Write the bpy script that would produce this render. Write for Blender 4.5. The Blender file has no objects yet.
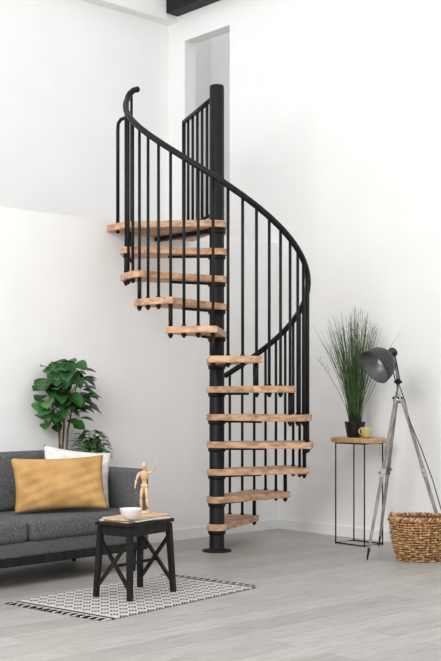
import bpy, bmesh, math, random
from mathutils import Vector, Matrix, Euler
random.seed(7)
F=1120.0; HZ=395.0; CH=1.28; CX=220.5
def unproj(px,py,z=0.0):
    Y=(CH-z)*F/(py-HZ); return Vector(((px-CX)/F*Y,Y,z))
def atY(px,py,Y):
    return Vector(((px-CX)/F*Y,Y,CH-(py-HZ)/F*Y))
scene=bpy.context.scene
scene.view_settings.view_transform='Standard'
# ---------------- materials
def newmat(name):
    m=bpy.data.materials.new(name); m.use_nodes=True
    nt=m.node_tree; b=nt.nodes['Principled BSDF']; return m,nt,b
def ramp(nt,fac,stops):
    r=nt.nodes.new('ShaderNodeValToRGB')
    e=r.color_ramp.elements
    while len(e)<len(stops): e.new(0.5)
    for i,(p,c) in enumerate(stops):
        e[i].position=p; e[i].color=(*c,1)
    nt.links.new(fac,r.inputs[0]); return r.outputs[0]
def noisemat(name,c1,c2,scale=20,rough=0.6,metal=0,bump=0.0,stretch=(1,1,1),detail=4,lo=0.35,hi=0.65,spec=.5):
    m,nt,b=newmat(name)
    tc=nt.nodes.new('ShaderNodeTexCoord'); mp=nt.nodes.new('ShaderNodeMapping')
    mp.inputs['Scale'].default_value=stretch
    n=nt.nodes.new('ShaderNodeTexNoise'); n.inputs['Scale'].default_value=scale; n.inputs['Detail'].default_value=detail
    nt.links.new(tc.outputs['Object'],mp.inputs[0]); nt.links.new(mp.outputs[0],n.inputs['Vector'])
    nt.links.new(ramp(nt,n.outputs['Fac'],[(lo,c1),(hi,c2)]),b.inputs['Base Color'])
    b.inputs['Roughness'].default_value=rough; b.inputs['Metallic'].default_value=metal
    b.inputs['Specular IOR Level'].default_value=spec
    if bump:
        bp=nt.nodes.new('ShaderNodeBump'); bp.inputs['Strength'].default_value=bump; bp.inputs['Distance'].default_value=0.01
        nt.links.new(n.outputs['Fac'],bp.inputs['Height']); nt.links.new(bp.outputs[0],b.inputs['Normal'])
    return m
WALL=noisemat('wall_paint',(.885,.882,.876),(.905,.902,.896),3,.85,bump=.02,spec=.3)
TRIM=noisemat('trim_paint',(.84,.84,.835),(.87,.87,.865),3,.5)
BLACK=noisemat('black_metal',(.006,.006,.007),(.012,.012,.013),30,.5,spec=.22)
BLACKW=noisemat('black_wood',(.006,.0055,.0055),(.016,.015,.014),25,.5,stretch=(1,1,.2),spec=.22)
TREAD=noisemat('oak_tread',(.36,.185,.095),(.66,.42,.26),9,.5,stretch=(1.2,1.2,3),detail=7,lo=.34,hi=.62)
FABRIC=noisemat('grey_tweed',(.045,.046,.049),(.175,.177,.182),130,.95,bump=.6,lo=.33,hi=.67,spec=.2)
MUST=noisemat('mustard_velvet',(.45,.255,.09),(.56,.34,.14),7,.8,bump=.4,spec=.2)
WHITEF=noisemat('white_linen',(.68,.66,.63),(.8,.785,.76),40,.9,bump=.3)
LEAF=noisemat('leaf_green',(.006,.042,.008),(.024,.12,.02),12,.45)
LEAFL=noisemat('leaf_green_light',(.03,.14,.025),(.07,.22,.04),12,.5)
REED=noisemat('reed_green',(.025,.065,.02),(.10,.17,.06),15,.6)
STEM=noisemat('stem_bark',(.07,.04,.02),(.16,.1,.05),30,.8)
POTB=noisemat('black_ceramic',(.008,.008,.009),(.014,.014,.014),20,.4,spec=.3)
POTW=noisemat('grey_ceramic',(.4,.39,.37),(.5,.49,.47),20,.5)
OAK=noisemat('table_wood',(.42,.22,.1),(.65,.4,.2),12,.5,stretch=(1,5,5),detail=6)
BOARD=noisemat('board_wood',(.42,.27,.15),(.68,.5,.34),10,.6,stretch=(1,5,5),detail=6)
GREYW=noisemat('grey_wood',(.16,.145,.13),(.34,.32,.29),30,.65,stretch=(1,1,.15))
GUN=noisemat('gunmetal',(.03,.032,.033),(.05,.053,.055),10,.45,metal=.2,spec=.3)
STEEL=noisemat('brushed_steel',(.35,.35,.35),(.5,.5,.5),30,.3,metal=.9)
REFL=noisemat('lamp_interior',(.13,.135,.135),(.2,.205,.205),10,.4,metal=.3)
BULB=noisemat('bulb_glass',(.6,.6,.58),(.7,.7,.68),5,.2)
WICK=noisemat('wicker',(.22,.10,.035),(.62,.37,.17),38,.65,bump=.3,lo=.4,hi=.6)
WICKD=noisemat('wicker_dark',(.08,.04,.02),(.16,.08,.035),45,.8)
BRASS=noisemat('gold_glaze',(.55,.44,.18),(.68,.57,.28),10,.3)
PINK=noisemat('pink_ceramic',(.8,.68,.65),(.86,.76,.73),8,.4)
MANW=noisemat('mannequin_wood',(.6,.4,.22),(.75,.54,.33),18,.5,stretch=(1,1,.3))
PAPER=noisemat('paper',(.6,.5,.4),(.75,.68,.6),12,.7)
SOIL=noisemat('soil',(.02,.013,.008),(.06,.04,.025),60,1)
CREAM=noisemat('cream_yarn',(.5,.48,.44),(.62,.6,.56),60,.95)
def floormat():
    m,nt,b=newmat('grey_plank_floor')
    tc=nt.nodes.new('ShaderNodeTexCoord')
    br=nt.nodes.new('ShaderNodeTexBrick')
    br.inputs['Scale'].default_value=1; br.inputs['Brick Width'].default_value=1.5; br.inputs['Row Height'].default_value=.2
    br.inputs['Mortar Size'].default_value=.0025; br.inputs['Color1'].default_value=(.39,.375,.36,1); br.inputs['Color2'].default_value=(.48,.465,.445,1)
    br.inputs['Mortar'].default_value=(.27,.26,.25,1); br.offset=.37
    nt.links.new(tc.outputs['Object'],br.inputs['Vector'])
    mp=nt.nodes.new('ShaderNodeMapping'); mp.inputs['Scale'].default_value=(1.6,11,1)
    nt.links.new(tc.outputs['Object'],mp.inputs[0])
    n=nt.nodes.new('ShaderNodeTexNoise'); n.inputs['Scale'].default_value=2.5; n.inputs['Detail'].default_value=10; n.inputs['Roughness'].default_value=.7
    nt.links.new(mp.outputs[0],n.inputs['Vector'])
    r=ramp(nt,n.outputs['Fac'],[(.32,(.68,.675,.67)),(.5,(.93,.925,.92)),(.66,(1,1,1))])
    mx=nt.nodes.new('ShaderNodeMix'); mx.data_type='RGBA'; mx.blend_type='MULTIPLY'; mx.inputs[0].default_value=1
    nt.links.new(br.outputs['Color'],mx.inputs[6]); nt.links.new(r,mx.inputs[7])
    nt.links.new(mx.outputs[2],b.inputs['Base Color']); b.inputs['Roughness'].default_value=.42
    b.inputs['Specular IOR Level'].default_value=.35
    return m
FLOOR=floormat()
def rugmat():
    m,nt,b=newmat('kilim_weave')
    tc=nt.nodes.new('ShaderNodeTexCoord'); sp=nt.nodes.new('ShaderNodeSeparateXYZ'); nt.links.new(tc.outputs['Object'],sp.inputs[0])
    def M(op,a,bb=None):
        n=nt.nodes.new('ShaderNodeMath'); n.operation=op
        for i,v in enumerate((a,bb)):
            if v is None: continue
            if isinstance(v,(int,float)): n.inputs[i].default_value=v
            else: nt.links.new(v,n.inputs[i])
        return n.outputs[0]
    x=sp.outputs[0]; y=sp.outputs[1]
    fx=M('ABSOLUTE',M('SUBTRACT',M('FRACT',M('MULTIPLY',x,13)),.5)); fy=M('ABSOLUTE',M('SUBTRACT',M('FRACT',M('MULTIPLY',y,13)),.5))
    d=M('ADD',fx,fy)
    ring=M('LESS_THAN',M('ABSOLUTE',M('SUBTRACT',d,.34)),.09)
    dot=M('LESS_THAN',d,.14)
    pat=M('MAXIMUM',ring,dot)
    ax=M('ABSOLUTE',x)
    inner=M('LESS_THAN',ax,.62)
    pat=M('MULTIPLY',pat,inner)
    stripe=M('MULTIPLY',M('GREATER_THAN',ax,.645),M('LESS_THAN',ax,.675))
    pat=M('MAXIMUM',pat,stripe)
    n=nt.nodes.new('ShaderNodeTexNoise'); n.inputs['Scale'].default_value=90
    nt.links.new(tc.outputs['Object'],n.inputs['Vector'])
    base=ramp(nt,n.outputs['Fac'],[(.3,(.46,.445,.42)),(.7,(.6,.58,.555))])
    mx=nt.nodes.new('ShaderNodeMix'); mx.data_type='RGBA'; nt.links.new(pat,mx.inputs[0]); nt.links.new(base,mx.inputs[6]); mx.inputs[7].default_value=(.03,.03,.033,1)
    nt.links.new(mx.outputs[2],b.inputs['Base Color']); b.inputs['Roughness'].default_value=.95
    return m
RUG=rugmat()
# ---------------- mesh builder
class MB:
    def __init__(s): s.bm=bmesh.new(); s.mats=[]
    def mi(s,m):
        if m not in s.mats: s.mats.append(m)
        return s.mats.index(m)
    def merge(s,t,mat,smooth=False,M=None):
        i=s.mi(mat)
        if M is not None: bmesh.ops.transform(t,matrix=M,verts=t.verts)
        bmesh.ops.recalc_face_normals(t,faces=t.faces)
        for f in t.faces: f.material_index=i; f.smooth=smooth
        me=bpy.data.meshes.new('tmp'); t.to_mesh(me); t.free(); s.bm.from_mesh(me); bpy.data.meshes.remove(me)
    def box(s,lo,hi,mat,bev=0.0,seg=2,M=None,smooth=False):
        t=bmesh.new(); bmesh.ops.create_cube(t,size=1)
        lo=Vector(lo);hi=Vector(hi);c=(lo+hi)/2;d=hi-lo
        for v in t.verts: v.co=Vector((v.co.x*d.x+c.x,v.co.y*d.y+c.y,v.co.z*d.z+c.z))
        if bev: bmesh.ops.bevel(t,geom=t.edges[:],offset=bev,segments=seg,affect='EDGES',profile=.5)
        s.merge(t,mat,smooth,M)
    def prism(s,pts,z0,z1,mat,bev=0.0,M=None):
        t=bmesh.new(); vs=[t.verts.new((p[0],p[1],z0)) for p in pts]; f=t.faces.new(vs)
        r=bmesh.ops.extrude_face_region(t,geom=[f])
        for v in [g for g in r['geom'] if isinstance(g,bmesh.types.BMVert)]: v.co.z=z1
        if bev:
            bmesh.ops.recalc_face_normals(t,faces=t.faces)
            es=[e for e in t.edges if abs(e.verts[0].co.z-e.verts[1].co.z)<1e-6]
            bmesh.ops.bevel(t,geom=es,offset=bev,segments=1,affect='EDGES')
        s.merge(t,mat,False,M)
    def tube(s,pts,r,mat,n=10,caps=True,closed=False,smooth=True,M=None):
        pts=[Vector(p) for p in pts]; t=bmesh.new(); N=len(pts)
        rs=r if isinstance(r,(list,tuple)) else [r]*N
        rings=[]; prev=None
        for i,p in enumerate(pts):
            if closed: d=(pts[(i+1)%N]-pts[i-1]).normalized()
            else: d=(pts[min(i+1,N-1)]-pts[max(i-1,0)]).normalized()
            if prev is None:
                a=Vector((0,0,1)) if abs(d.z)<.9 else Vector((1,0,0))
                u=d.cross(a).normalized()
            else:
                u=(prev-d*prev.dot(d)).normalized()
            prev=u; w=d.cross(u)
            rings.append([t.verts.new(p+(u*math.cos(2*math.pi*k/n+math.pi/4)+w*math.sin(2*math.pi*k/n+math.pi/4))*rs[i]) for k in range(n)])
        for i in range(N if closed else N-1):
            A=rings[i];B=rings[(i+1)%N]
            for k in range(n): t.faces.new((A[k],A[(k+1)%n],B[(k+1)%n],B[k]))
        if caps and not closed:
            t.faces.new(rings[0][::-1]); t.faces.new(rings[-1])
        s.merge(t,mat,smooth,M)
    def cyl(s,p0,p1,r0,mat,r1=None,n=14,smooth=True,M=None):
        s.tube([p0,p1],[r0,r0 if r1 is None else r1],mat,n=n,smooth=smooth,M=M)
    def lathe(s,prof,mat,M=None,n=32,smooth=True):
        t=bmesh.new(); rings=[]
        for (r,z) in prof:
            if r<1e-5: rings.append([t.verts.new((0,0,z))])
            else: rings.append([t.verts.new((r*math.cos(2*math.pi*k/n),r*math.sin(2*math.pi*k/n),z)) for k in range(n)])
        for A,B in zip(rings,rings[1:]):
            for k in range(n):
                k2=(k+1)%n
                if len(A)==1 and len(B)==1: continue
                if len(A)==1: t.faces.new((A[0],B[k],B[k2]))
                elif len(B)==1: t.faces.new((A[k],A[k2],B[0]))
                else: t.faces.new((A[k],A[k2],B[k2],B[k]))
        s.merge(t,mat,smooth,M)
    def ball(s,c,r,mat,sc=(1,1,1),M=None,n=14):
        t=bmesh.new(); bmesh.ops.create_uvsphere(t,u_segments=n,v_segments=n//2+2,radius=r)
        for v in t.verts: v.co=Vector((v.co.x*sc[0],v.co.y*sc[1],v.co.z*sc[2]))
        T=Matrix.Translation(Vector(c)); 
        if M is not None: T=T@M
        s.merge(t,mat,True,T)
    def pillow(s,w,h,t_,mat,M,n=30,seed=0):
        t=bmesh.new(); rnd=random.Random(seed); ph=[rnd.uniform(0,6) for _ in range(6)]
        g={}
        for sd in (1,-1):
            for i in range(n+1):
                for j in range(n+1):
                    u=-1+2*i/n; v=-1+2*j/n; edge=(i in(0,n) or j in(0,n))
                    if sd==-1 and edge: g[(sd,i,j)]=g[(1,i,j)]; continue
                    th=(max(0,1-abs(u)**2.6))**.5*(max(0,1-abs(v)**2.6))**.5
                    x=u*w/2*(1-.07*(1-v*v)); y=v*h/2*(1-.09*(1-u*u))
                    cr=math.exp(-((abs(u)-.72)/.3)**2)
                    z=sd*t_/2*th*(1+.14*math.sin(5*u+ph[0]+2*v)*math.sin(4*v+ph[1])+.10*math.sin(11*u+6*v+ph[2])*(.4+cr)+.08*math.sin(17*v-9*u+ph[3])*(.3+cr))
                    g[(sd,i,j)]=t.verts.new((x,y,z))
        for sd in (1,-1):
            for i in range(n):
                for j in range(n):
                    t.faces.new((g[sd,i,j],g[sd,i+1,j],g[sd,i+1,j+1],g[sd,i,j+1]))
        s.merge(t,mat,True,M)
    def leaf(s,c,d,up,L,W,mat,curl=.15):
        d=d.normalized(); side=d.cross(up).normalized(); nn=side.cross(d)
        t=bmesh.new(); rows=[]
        for k,(a,w) in enumerate([(0,.05),(.12,.6),(.35,1),(.6,.92),(.82,.5),(1,.02)]):
            base=Vector(c)+d*L*a-nn*curl*L*a*a
            rows.append([t.verts.new(base-side*W/2*w+nn*W*.14*w),t.verts.new(base),t.verts.new(base+side*W/2*w+nn*W*.14*w)])
        for A,B in zip(rows,rows[1:]):
            for k in (0,1): t.faces.new((A[k],A[k+1],B[k+1],B[k]))
        i=s.mi(mat)
        for f in t.faces: f.material_index=i; f.smooth=True
        me=bpy.data.meshes.new('tmp'); t.to_mesh(me); t.free(); s.bm.from_mesh(me); bpy.data.meshes.remove(me)
    def done(s,name,loc=(0,0,0),rz=0.0):
        me=bpy.data.meshes.new(name); s.bm.to_mesh(me); s.bm.free()
        for m in s.mats: me.materials.append(m)
        o=bpy.data.objects.new(name,me); scene.collection.objects.link(o)
        o.location=loc; o.rotation_euler=(0,0,rz); return o
R=math.radians
# ---------------- room (frame: x along gallery front wall, y away)
RA=math.atan2(.679,.734)
POLE=Vector((-.03,9.18,0))
dA=Vector((.734,.679,0)); dB=Vector((-.679,.734,0))
ORG=POLE+dB*.77+dA*1.5
def room(name,boxes,mat):
    m=MB()
    for lo,hi in boxes: m.box(lo,hi,mat)
    return m.done(name,ORG,RA)
LD=1.62; TOP=6.6; ZL=2.70
room('floor',[((-11,-11,-.1),(.2,.0,0))],FLOOR)
room('wall_gallery_front',[((-11,0,-.1),(0,.15,2.74))],WALL)
room('floor_gallery',[((-11,.15,ZL-.2),(0,LD,ZL))],FLOOR)
d0,d1=.67,1.36
room('wall_right',[((0,-11,-.1),(.15,d0,TOP)),((0,d0,-.1),(.15,d1,ZL)),((0,d0,5.0),(.15,d1,TOP)),((0,d1,-.1),(.15,LD+.15,TOP))],WALL)
room('wall_gallery_back',[((-11,LD,ZL-.2),(0,LD+.15,TOP))],WALL)
room('trim_bulkhead',[((-11,LD-.14,5.22),(0,LD,TOP))],TRIM)
room('wall_hallway',[((1.5,-.6,ZL),(1.6,3,TOP)),((.15,-.6,ZL),(1.5,-.5,TOP)),((.15,2.6,ZL),(1.5,2.7,TOP))],WALL)
room('floor_hallway',[((.15,-.6,ZL-.1),(1.6,2.7,ZL))],FLOOR)
room('baseboard_right',[((-.015,-11,0),(0,-.015,.09))],TRIM)
room('baseboard_gallery_front',[((-11,-.015,0),(0,0,.09))],TRIM)
room('roof_beam',[((-.16,-2.6,5.28),(-.002,1.47,5.6))],BLACK)
# ---------------- spiral staircase
st=MB()
RIS=.225; STEP=26; TH0=77; RR=.745; BR=.0118
def th(k): return TH0-STEP*(k-1)
def railz(t): return 2.16-.0084*t
st.lathe([(0,0),(.12,0),(.12,.012),(.066,.02),(.062,.03),(.060,3.80),(.055,3.815),(0,3.82)],BLACK)
def pol(r,a,z=0): return Vector((r*math.cos(R(a)),r*math.sin(R(a)),z))
TT=.052
for k in range(1,12):
    z=RIS*k; pts=[]
    for a in range(-15,16,3): 
        r=.79 if abs(a)<15 else .775
        pts.append(pol(r,a*15.5/15))
    pts.append(pol(.085,75))
    for a in range(95,270,17): pts.append(pol(.085,a))
    pts.append(pol(.085,-75))
    M=Matrix.Rotation(R(th(k)),4,'Z')
    st.prism(pts,z-TT,z,TREAD,.004,M=M)
    st.box((.05,-.018,z-TT-.018),(.4,.018,z-TT),BLACK,M=M)
    st.cyl((0,0,z-TT-.03),(0,0,z-TT),.072,BLACK,n=24)
    for off in (13/3, -13/3, -13):
        a=th(k)+off; p=pol(RR,a); rz=railz(a)
        st.cyl(p+Vector((0,0,z-TT-.035)),p+Vector((0,0,rz)),BR,BLACK,n=10)
        st.cyl(p+Vector((0,0,z-TT-.022)),p+Vector((0,0,z-TT)),.02,BLACK,n=12)
        if off>-12: st.cyl(p+Vector((0,0,z)),p+Vector((0,0,z+.012)),.018,BLACK,n=12)
        else: st.cyl(p+Vector((0,0,z)),p+Vector((0,0,z+RIS-TT)),.0165,BLACK,n=12)
a=th(1)+12; p=pol(RR,a)
st.cyl(p+Vector((0,0,.0)),p+Vector((0,0,railz(a))),BR,BLACK,n=10)
# landing platform
C1=Vector((-.765,.02,0)); W1=C1+dB*(.762-C1.dot(dB)); g=Vector((-.30,.92,0)).normalized()
W2=g*(.762/g.dot(dB))
plat=[Vector((.09,-.03,0)),Vector((.05,-.09,0)),Vector((-.04,-.11,0)),C1+Vector((.02,-.06,0)),C1+Vector((-.01,-.02,0)),W1,W2+Vector((.04,.0,0)),Vector((.07,.06,0))]
st.prism([(p.x,p.y) for p in plat],ZL-.055,ZL,TREAD,.005)
st.box((.05,-.03,ZL-.09),(.75,.03,ZL-.056),BLACK,M=Matrix.Rotation(R(-226+360),4,'Z'))
st.cyl((0,0,ZL-.10),(0,0,ZL-.056),.072,BLACK,n=24)
# handrail helix
pts=[pol(RR,a,railz(a)) for a in [84-3*i for i in range(0,91)]]
e=pts[-1]
tan=(pts[-1]-pts[-2]).normalized()
pts+= [e+tan*.03+Vector((0.002,0,.012)),e+tan*.045+Vector((0.015,0,.035)),e+tan*.05+Vector((.045,0,.06)),e+tan*.05+Vector((.075,0,.068))]
st.tube(pts,.024,BLACK,n=12)
st.ball(pts[0],.024,BLACK); st.ball(pts[-1],.025,BLACK)
# balustrade beside landing
q=C1+dB*.115+Vector((.022,0,0))
tq=pol(RR,-184,3.57)
st.tube([q+Vector((0,0,ZL-.08)),q+Vector((0,0,3.48)),q+Vector((.004,-.005,3.53)),q.lerp(Vector((tq.x,tq.y,0)),.35)+Vector((0,0,3.56)),tq],.015,BLACK,n=10)
p=pol(RR-.005,-184); st.cyl(p+Vector((0,0,ZL)),p+Vector((0,0,railz(-184)+.0)),BR,BLACK,n=10)
# gate rail
L=.97
st.tube([g*.05+Vector((0,0,3.74)),g*L+Vector((0,0,3.74))],.02,BLACK,n=10)
st.tube([g*.05+Vector((0,0,2.78)),g*L+Vector((0,0,2.78))],.014,BLACK,n=10)
for i in range(7):
    p=g*(.13+(L-.13)*i/6); st.cyl(p+Vector((0,0,2.78 if i<6 else 2.70)),p+Vector((0,0,3.74)),.0125 if i<6 else .018,BLACK,n=10)
st.done('spiral_staircase',POLE)
# ---------------- sofa
SO=Vector((-.516,8.19,0)); SA=R(46)
def sl(x,y,z): return SO+Vector((x*math.cos(SA)-y*math.sin(SA),x*math.sin(SA)+y*math.cos(SA),z))
s=MB()
W=2.15
s.box((-W,.02,.15),(0,.83,.205),BLACKW,.006)
for x in (-W+.12,-.1):
    for y in (.07,.76): s.cyl((x,y,0),(x,y,.16),.016,BLACKW,r1=.024)
s.box((-W+.01,.015,.205),(-.01,.84,.31),FABRIC,.02,3,smooth=True)
mid=-W/2
for x0,x1 in ((-W+.135,mid-.003),(mid+.003,-.135)):
    s.box((x0,-.01,.305),(x1,.66,.455),FABRIC,.045,4,smooth=True)
    Mx=Matrix.Translation((0,.62,.45))@Matrix.Rotation(R(-10),4,'X')
    s.box((x0,-.10,-.01),(x1,.06,.42),FABRIC,.05,4,M=Mx,smooth=True)
s.box((-W,.66,.205),(0,.85,.78),FABRIC,.035,3,smooth=True)
for x0,x1 in ((-W,-W+.13),(-.13,0)):
    s.box((x0,0,.205),(x1,.85,.74),FABRIC,.03,4,smooth=True)
s.done('sofa',SO,SA)
def orient(loc,yaw,lean,roll=0):
    return Matrix.Translation(loc)@Matrix.Rotation(yaw,4,'Z')@Matrix.Rotation(R(90)-lean,4,'X')@Matrix.Rotation(roll,4,'Z')
p=MB(); p.pillow(.67,.40,.16,MUST,orient((0,0,0),SA-R(26),R(20),R(1)),seed=2); p.done('mustard_cushion',sl(-.64,.24,.655))
p=MB(); p.pillow(.52,.44,.13,WHITEF,orient((0,0,0),SA-R(20),R(18),R(-8)),seed=5); p.done('white_cushion',sl(-.37,.385,.675))
# ---------------- plants behind sofa
def walldist(v): return -(v-ORG).dot(dB)
def pot(m,c,r,h,mat):
    m.lathe([(0,0),(r*.72,0),(r*.78,.01),(r,h*.95),(r,h),(r*.9,h),(r*.88,h*.9),(0,h*.9)],mat,M=Matrix.Translation(c))
    m.lathe([(0,h*.93),(r*.89,h*.93)],SOIL,M=Matrix.Translation(c),n=20)
base=sl(-.02,1.0,0); base.z=0
m=MB(); pot(m,(0,0,0),.12,.26,POTW)
rnd=random.Random(3)
for j in range(4):
    a=rnd.uniform(0,6.28); top=Vector((.04*math.cos(a),.04*math.sin(a),1.0))
    m.tube([(0.02*math.cos(a),0.02*math.sin(a),.24),(0.03*math.cos(a+1),.03*math.sin(a+1),.6),top,top+dA*rnd.uniform(-.12,.12)+Vector((0,0,.35))],[.011,.01,.008,.004],STEM,n=7)
cnt=0
while cnt<125:
    u=rnd.uniform(-1,1);v=rnd.uniform(-1,1);w=rnd.uniform(-1,1)
    if u*u+w*w>1 or u*u+v*v+w*w<.15: continue
    wid=.19 if w<.3 else .19*(1-.5*(w-.3))
    off=dA*u*wid+dB*v*.12+Vector((0,0,1.29+w*.27))
    if w<-.45 and abs(u)<.4 and cnt%3: continue
    d=(dA*u*.9-dB*(.55+rnd.uniform(-.3,.5))+Vector((0,0,rnd.uniform(-.7,.25)))).normalized()
    wp=base+off+d*.13
    if walldist(base+off)<.05 or walldist(wp)<.03: continue
    m.leaf(off,d,Vector((rnd.uniform(-.4,.4),rnd.uniform(-.7,0),1)),rnd.uniform(.09,.14),rnd.uniform(.085,.125),LEAF if rnd.random()<.8 else LEAFL,.25)
    if cnt%3==0: m.tube([(0.0,0,1.05+.2*rnd.random()),(off*.5+Vector((0,0,.62))),off],.003,STEM,n=5)
    cnt+=1
m.done('potted_tree',base)
b2=sl(.235,.97,0); b2.z=0
SH=.70
m=MB()
m.lathe([(0,SH-.025),(.1,SH-.025),(.1,SH),(0,SH)],BLACKW)
for a in (30,150,270): m.cyl((.07*math.cos(R(a)),.07*math.sin(R(a)),SH-.02),(.10*math.cos(R(a)),.10*math.sin(R(a)),0),.009,BLACKW)
m.done('plant_stand',b2)
m=MB(); pot(m,(0,0,0),.08,.12,POTB)
i=0
while i<130:
    a=rnd.uniform(0,6.28); r=rnd.uniform(.02,.14); z=.13+rnd.uniform(0,.22)*(1-r/.2)
    if r>.09 and rnd.random()<.3: z-=.06
    off=Vector((r*math.cos(a),r*math.sin(a),z)); d=Vector((math.cos(a),math.sin(a),rnd.uniform(-.6,.5)))
    if walldist(b2+off+d*.07)<.02: continue
    m.leaf(off,d,Vector((0,0,1)),rnd.uniform(.05,.07),rnd.uniform(.04,.05),LEAF if rnd.random()<.7 else LEAFL,.3)
    if i%2==0: m.tube([(0,0,.11),off*.6+Vector((0,0,.06)),off],.002,STEM,n=4)
    i+=1
m.done('potted_ivy',b2+Vector((0,0,SH+.001)))
# ---------------- rug
RC=(unproj(14,605)+unproj(97,627)+unproj(252,587)+unproj(172,571))/4; RCA=R(51)
m=MB(); hx,hy=.69,.42
m.box((-hx,-hy,.001),(hx,hy,.009),RUG,.003)
for sx in (-1,1):
    for i in range(44):
        y=-hy+.01+(2*hy-.02)*i/43; l=rnd.uniform(.045,.06)
        mt=BLACKW if i%3 else CREAM
        m.tube([(sx*(hx-.004),y,.006),(sx*(hx+l*.5),y+rnd.uniform(-.006,.006),.006),(sx*(hx+l),y+rnd.uniform(-.012,.012),.005)],[.004,.005,.003],mt,n=5)
m.done('area_rug',RC,RCA)
# ---------------- stool
SC=Vector((-.545,7.15,.0105)); STA=R(54)
m=MB(); H=.475; fx,fy=.215,.14; tx,ty=.19,.118
m.box((-.222,-.145,H-.024),(.222,.145,H),BLACKW,.006)
def legp(sx,sy,z): f=z/H; return Vector((sx*(fx*(1-f)+tx*f),sy*(fy*(1-f)+ty*f),z))
for sx in(-1,1):
    for sy in(-1,1):
        m.tube([legp(sx,sy,0),legp(sx,sy,H-.03)],[.021,.024],BLACKW,n=4,smooth=False)
for sx in(-1,1):
    m.box((sx*tx-.011,-ty,H-.085),(sx*tx+.011,ty,H-.024),BLACKW,.002)
    m.tube([legp(sx,-1,.06),legp(sx,1,.37)],.014,BLACKW,n=4,smooth=False)
    m.tube([legp(sx,1,.06),legp(sx,-1,.37)],.014,BLACKW,n=4,smooth=False)
for sy in(-1,1):
    m.box((-tx,sy*ty-.011,H-.085),(tx,sy*ty+.011,H-.024),BLACKW,.002)
m.tube([(-tx-.02,0,.2),(tx+.02,0,.2)],.012,BLACKW,n=4,smooth=False)
m.done('side_stool',SC,STA)
zt=SC.z+H
m=MB()
m.box((-.19,-.125,0),(.2,.13,.007),PAPER,.001,M=Matrix.Rotation(R(-4),4,'Z'))
m.box((-.18,-.14,.007),(.16,.11,.012),WHITEF,.001,M=Matrix.Rotation(R(7),4,'Z'))
m.done('magazine_stack',(SC.x,SC.y,zt),STA)
m=MB()
out=[(-.21,-.11),(-.1,-.125),(.08,-.12),(.2,-.125),(.225,-.03),(.21,.1),(.05,.115),(-.12,.105),(-.2,.11),(-.22,.02)]
m.prism(out,0,.014,BOARD,.003)
m.done('serving_board',(SC.x,SC.y,zt+.0125),STA+R(3))
zt+=.027
bw=unproj(131,519,zt); 
m=MB(); m.lathe([(0,.0),(.03,0),(.034,.005),(.058,.024),(.07,.062),(.071,.066),(.066,.064),(.053,.028),(.02,.012),(0,.01)],PINK); m.done('ceramic_bowl',(bw.x,bw.y,zt))
# mannequin
mp=Vector((-.495,7.28,zt))
m=MB()
m.lathe([(0,0),(.042,0),(.042,.01),(.038,.014),(0,.014)],MANW)
m.cyl((0,.02,.012),(0,.02,.17),.0025,STEEL)
def seg(a,b,r0,r1): 
    a=Vector(a);b=Vector(b); m.tube([a,a.lerp(b,.08),a.lerp(b,.35),a.lerp(b,.8),b],[r0*.6,r0*.9,r0*1.08,(r0+r1)/2*.9,r1*.6],MANW,n=12); m.ball(a,r0*.75,MANW,n=10)
seg((-.013,0,.165),(-.02,-.01,.095),.0125,.010); seg((-.02,-.01,.093),(-.022,.004,.03),.010,.007); m.ball((-.022,-.008,.021),.010,MANW,sc=(.8,1.9,.7))
seg((.013,0,.165),(.022,-.006,.095),.0125,.010); seg((.022,-.006,.093),(.026,.006,.03),.010,.007); m.ball((.028,-.006,.021),.010,MANW,sc=(.8,1.9,.7))
m.ball((0,0,.178),.024,MANW,sc=(1.05,.7,.85)); m.ball((0,0,.205),.016,MANW,sc=(1,.8,.9))
m.tube([(0,0,.212),(0,0,.225),(0,0,.255),(0,0,.270),(0,0,.277)],[.014,.021,.030,.026,.010],MANW,n=16)
m.ball((0,0,.285),.008,MANW,sc=(1,1,1.4)); m.ball((0,-.003,.309),.0185,MANW,sc=(.85,.95,1.25))
seg((-.034,0,.262),(-.052,-.012,.215),.009,.007); seg((-.052,-.012,.213),(-.044,-.045,.18),.0075,.005); m.ball((-.042,-.053,.172),.0075,MANW,sc=(.6,1,1.5))
seg((.034,0,.262),(.060,-.008,.272),.009,.007); seg((.061,-.008,.273),(.075,-.014,.31),.0075,.005); m.ball((.078,-.015,.323),.0075,MANW,sc=(.6,.6,1.6))
m.done('wooden_mannequin',mp,R(-20))
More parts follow.
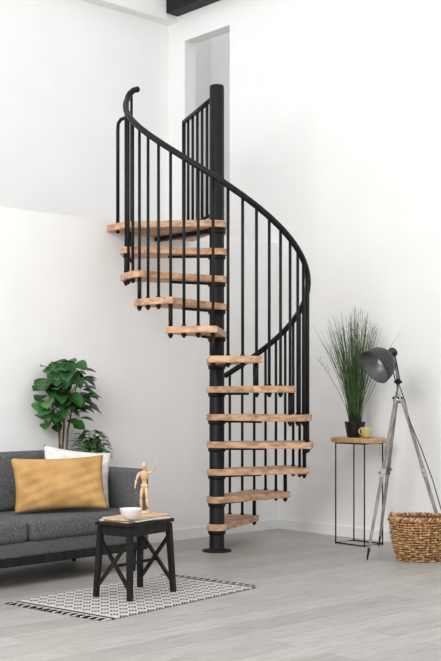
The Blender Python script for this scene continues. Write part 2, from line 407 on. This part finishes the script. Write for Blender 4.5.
# ---------------- side table
TC=Vector((1.19,9.62,0)); TA=RA
TZ=.915
m=MB()
pts=[]
for i in range(20):
    a=2*math.pi*i/20; rr=1+.05*math.sin(3*a+1)+.03*math.sin(5*a)
    pts.append((.17*rr*math.copysign(abs(math.cos(a))**.6,math.cos(a)),.24*rr*math.copysign(abs(math.sin(a))**.7,math.sin(a))))
m.prism(pts,TZ-.042,TZ,OAK,.006)
fr=[(-.12,-.16),(.12,-.16),(.12,.16),(-.12,.16)]
for z in (.008,TZ-.048):
    m.tube([(x,y,z) for x,y in fr],.006,BLACK,n=8,closed=True)
for x,y in fr: m.cyl((x,y,0),(x,y,TZ-.042),.006,BLACK)
m.done('side_table',TC,TA)
gp=Vector((1.16,9.66,TZ))
m=MB(); pot(m,(0,0,0),.09,.135,POTB)
for i in range(260):
    a=rnd.uniform(0,2*math.pi); sp=abs(rnd.gauss(0,.17)); sp=min(sp,.40); Ln=rnd.uniform(.6,1.04)*(1-.35*sp)
    r0=rnd.uniform(0,.05); c,s_=math.cos(a),math.sin(a)
    P=[]
    for t in (0,.25,.5,.75,1):
        out_=r0+sp*(t**1.4)*Ln*1.15
        P.append(Vector((out_*c,out_*s_,.11+Ln*t*(1-.22*sp*t))))
    tip=gp+P[-1]
    if (tip-ORG).dot(dA)>-.03: continue
    m.tube(P,[.0028,.0028,.0024,.002,.0009],REED,n=4)
    if i%4==0:
        for q_ in range(4):
            b_=P[3].lerp(P[4],q_/4); dd=Vector((rnd.uniform(-1,1),rnd.uniform(-1,1),1.5)).normalized()
            m.tube([b_,b_+dd*.05],[.002,.0008],REED,n=4)
m.done('potted_grass',gp)
cp=Vector((1.235,9.51,TZ))
m=MB(); m.lathe([(0,0),(.03,0),(.055,.008),(.057,.011),(.03,.006),(0,.006)],BRASS)
m.lathe([(0,.006),(.026,.006),(.038,.02),(.046,.082),(.047,.09),(.042,.088),(.036,.028),(0,.014)],BRASS)
m.tube([(.043,0,.078),(.068,0,.076),(.075,0,.052),(.06,0,.032),(.038,0,.034)],.006,BRASS,n=8)
m.done('tea_cup',cp,R(-150))
# ---------------- tripod lamp
LC=Vector((1.43,9.0,0))
hub=atY(398,398,9.0)-LC
feet=[unproj(367,560)-LC,unproj(379,546)-LC,unproj(449,556)-LC]
m=MB()
for f in feet:
    d=(f-hub); start=hub+Vector((d.x,d.y,0)).normalized()*.03
    mid=start.lerp(f,.93)
    m.tube([start,start.lerp(f,.5)],[.017,.017],GREYW,n=4,smooth=False)
    sd=Vector((d.x,d.y,0)).normalized().cross(Vector((0,0,1)))
    m.tube([start.lerp(f,.4),mid],[.02,.014],GREYW,n=4,smooth=False)
    m.tube([mid,f+Vector((0,0,.0))],[.012,.005],BLACK,n=8)
    k_=start.lerp(f,.47); m.cyl(k_-sd*.032,k_+sd*.032,.01,STEEL); m.tube([start.lerp(f,.45),start.lerp(f,.5)],.025,STEEL,n=4,smooth=False)
    m.cyl(start-sd*.03,start+sd*.03,.009,BLACK)
m.lathe([(0,-.04),(.035,-.04),(.04,-.02),(.04,.01),(.02,.02),(.02,.05),(.012,.055),(.012,.13),(0,.13)],STEEL,M=Matrix.Translation(hub),n=20)
hc=atY(381,362,8.96)-LC
ax=Vector((-.72,-.36,-.56)).normalized()
zq=ax.to_track_quat('Z','Y').to_matrix().to_4x4()
Mh=Matrix.Translation(hc)@zq
m.lathe([(.147,.08),(.15,.082),(.148,.06),(.142,.02),(.124,-.03),(.092,-.07),(.05,-.097),(.042,-.10),(.04,-.15),(.035,-.158),(0,-.16)],GUN,M=Mh,n=40)
m.lathe([(.147,.08),(.144,.06),(.137,.02),(.119,-.027),(.087,-.064),(.0,-.087)],REFL,M=Mh,n=40)
m.ball(hc+ax*-.01,.035,BULB); m.cyl(hc-ax*.08,hc-ax*.03,.02,BLACK)
elb=hub+Vector((0,0,.13)); nk=hc-ax*.125
m.tube([elb,elb.lerp(nk,.5)+Vector((.01,0,.03)),nk],.011,STEEL,n=8)
m.ball(elb,.024,BLACK)
sd=ax.cross(Vector((0,0,1))).normalized(); 
for sg in (-1,1): m.tube([elb+sd*.03*sg,nk+sd*.042*sg],.005,BLACK,n=6)
m.cyl(elb-sd*.04,elb+sd*.04,.012,BLACK); m.cyl(nk-sd*.05,nk+sd*.05,.012,BLACK)
f=feet[2]; cab=[elb,hub+Vector((.06,.03,-.02))]
for t in (.12,.3,.5,.7,.9): cab.append(hub.lerp(f,t)+Vector((.02+.05*math.sin(t*3.1),-.03,-.03)))
cab.append(f+Vector((.05,.03,.006)))
m.tube(cab,.004,BLACK,n=6)
m.done('tripod_floor_lamp',LC)
# ---------------- basket
BC=Vector((1.55,8.72,0))
m=MB()
def br(z):
    t=z/.42; return .165+.065*math.sin(min(1,t*1.15)*math.pi*.62)-.01*t
HB=.32
m.lathe([(0,.004),(br(0)-.016,.004)]+[(br(z)-.016,z) for z in [i*HB/10 for i in range(1,11)]]+[(br(HB)-.022,HB),(br(.2)-.03,.2),(br(0)-.03,.02),(0,.02)],WICKD,n=40)
NS=22
rows=17
for i in range(rows):
    z=.01+i*(HB-.02)/(rows-1); P=[]
    for j in range(NS*5):
        a=2*math.pi*j/(NS*5); off=.009*math.cos(NS*a/2+ (math.pi if i%2 else 0))
        P.append(((br(z)+off)*math.cos(a),(br(z)+off)*math.sin(a),z+.002*math.sin(7*a+i)))
    m.tube(P,.0078,WICK,n=6,closed=True)
for j in range(NS):
    a=2*math.pi*j/NS; m.tube([(br(z)*math.cos(a),br(z)*math.sin(a),z) for z in (0.0,.08,.16,.24,HB)],.007,WICK,n=5)
for ph in (0,math.pi):
    P=[]
    for j in range(160):
        a=2*math.pi*j/160; t=22*a+ph; r=br(HB)+.011*math.cos(t); P.append((r*math.cos(a),r*math.sin(a),HB+.006+.011*math.sin(t)))
    m.tube(P,.011,WICK,n=6,closed=True)
for a0 in (200,20):
    P=[]
    for j in range(13):
        t=j/12; a=R(a0-18+36*t); P.append(((br(HB)+.018)*math.cos(a),(br(HB)+.018)*math.sin(a),HB-.01+.06*math.sin(math.pi*t)))
    m.tube(P,.012,WICK,n=7)
m.done('wicker_basket',BC)
# ---------------- lights
w=bpy.data.worlds.new('World'); scene.world=w; w.use_nodes=True
w.node_tree.nodes['Background'].inputs[0].default_value=(.985,.99,1,1); w.node_tree.nodes['Background'].inputs[1].default_value=1.06
def area(name,loc,target,size,energy,col=(1,1,1)):
    l=bpy.data.lights.new(name,'AREA'); l.shape='RECTANGLE'; l.size=size[0]; l.size_y=size[1]; l.energy=energy; l.color=col
    o=bpy.data.objects.new(name,l); scene.collection.objects.link(o); o.location=loc
    o.rotation_euler=(Vector(target)-Vector(loc)).to_track_quat('-Z','Y').to_euler(); return o
area('window_light',(-3.0,2.0,4.0),(-.3,9.5,1.8),(4,3),330,(1,.985,.96))
cam=bpy.data.cameras.new('camera'); co=bpy.data.objects.new('camera',cam); scene.collection.objects.link(co)
co.location=(0,0,CH); co.rotation_euler=(R(90),0,0)
cam.sensor_fit='VERTICAL'; cam.sensor_height=36; cam.lens=F/661*36; cam.shift_y=(HZ-330.5)/661; cam.clip_end=100
scene.camera=co
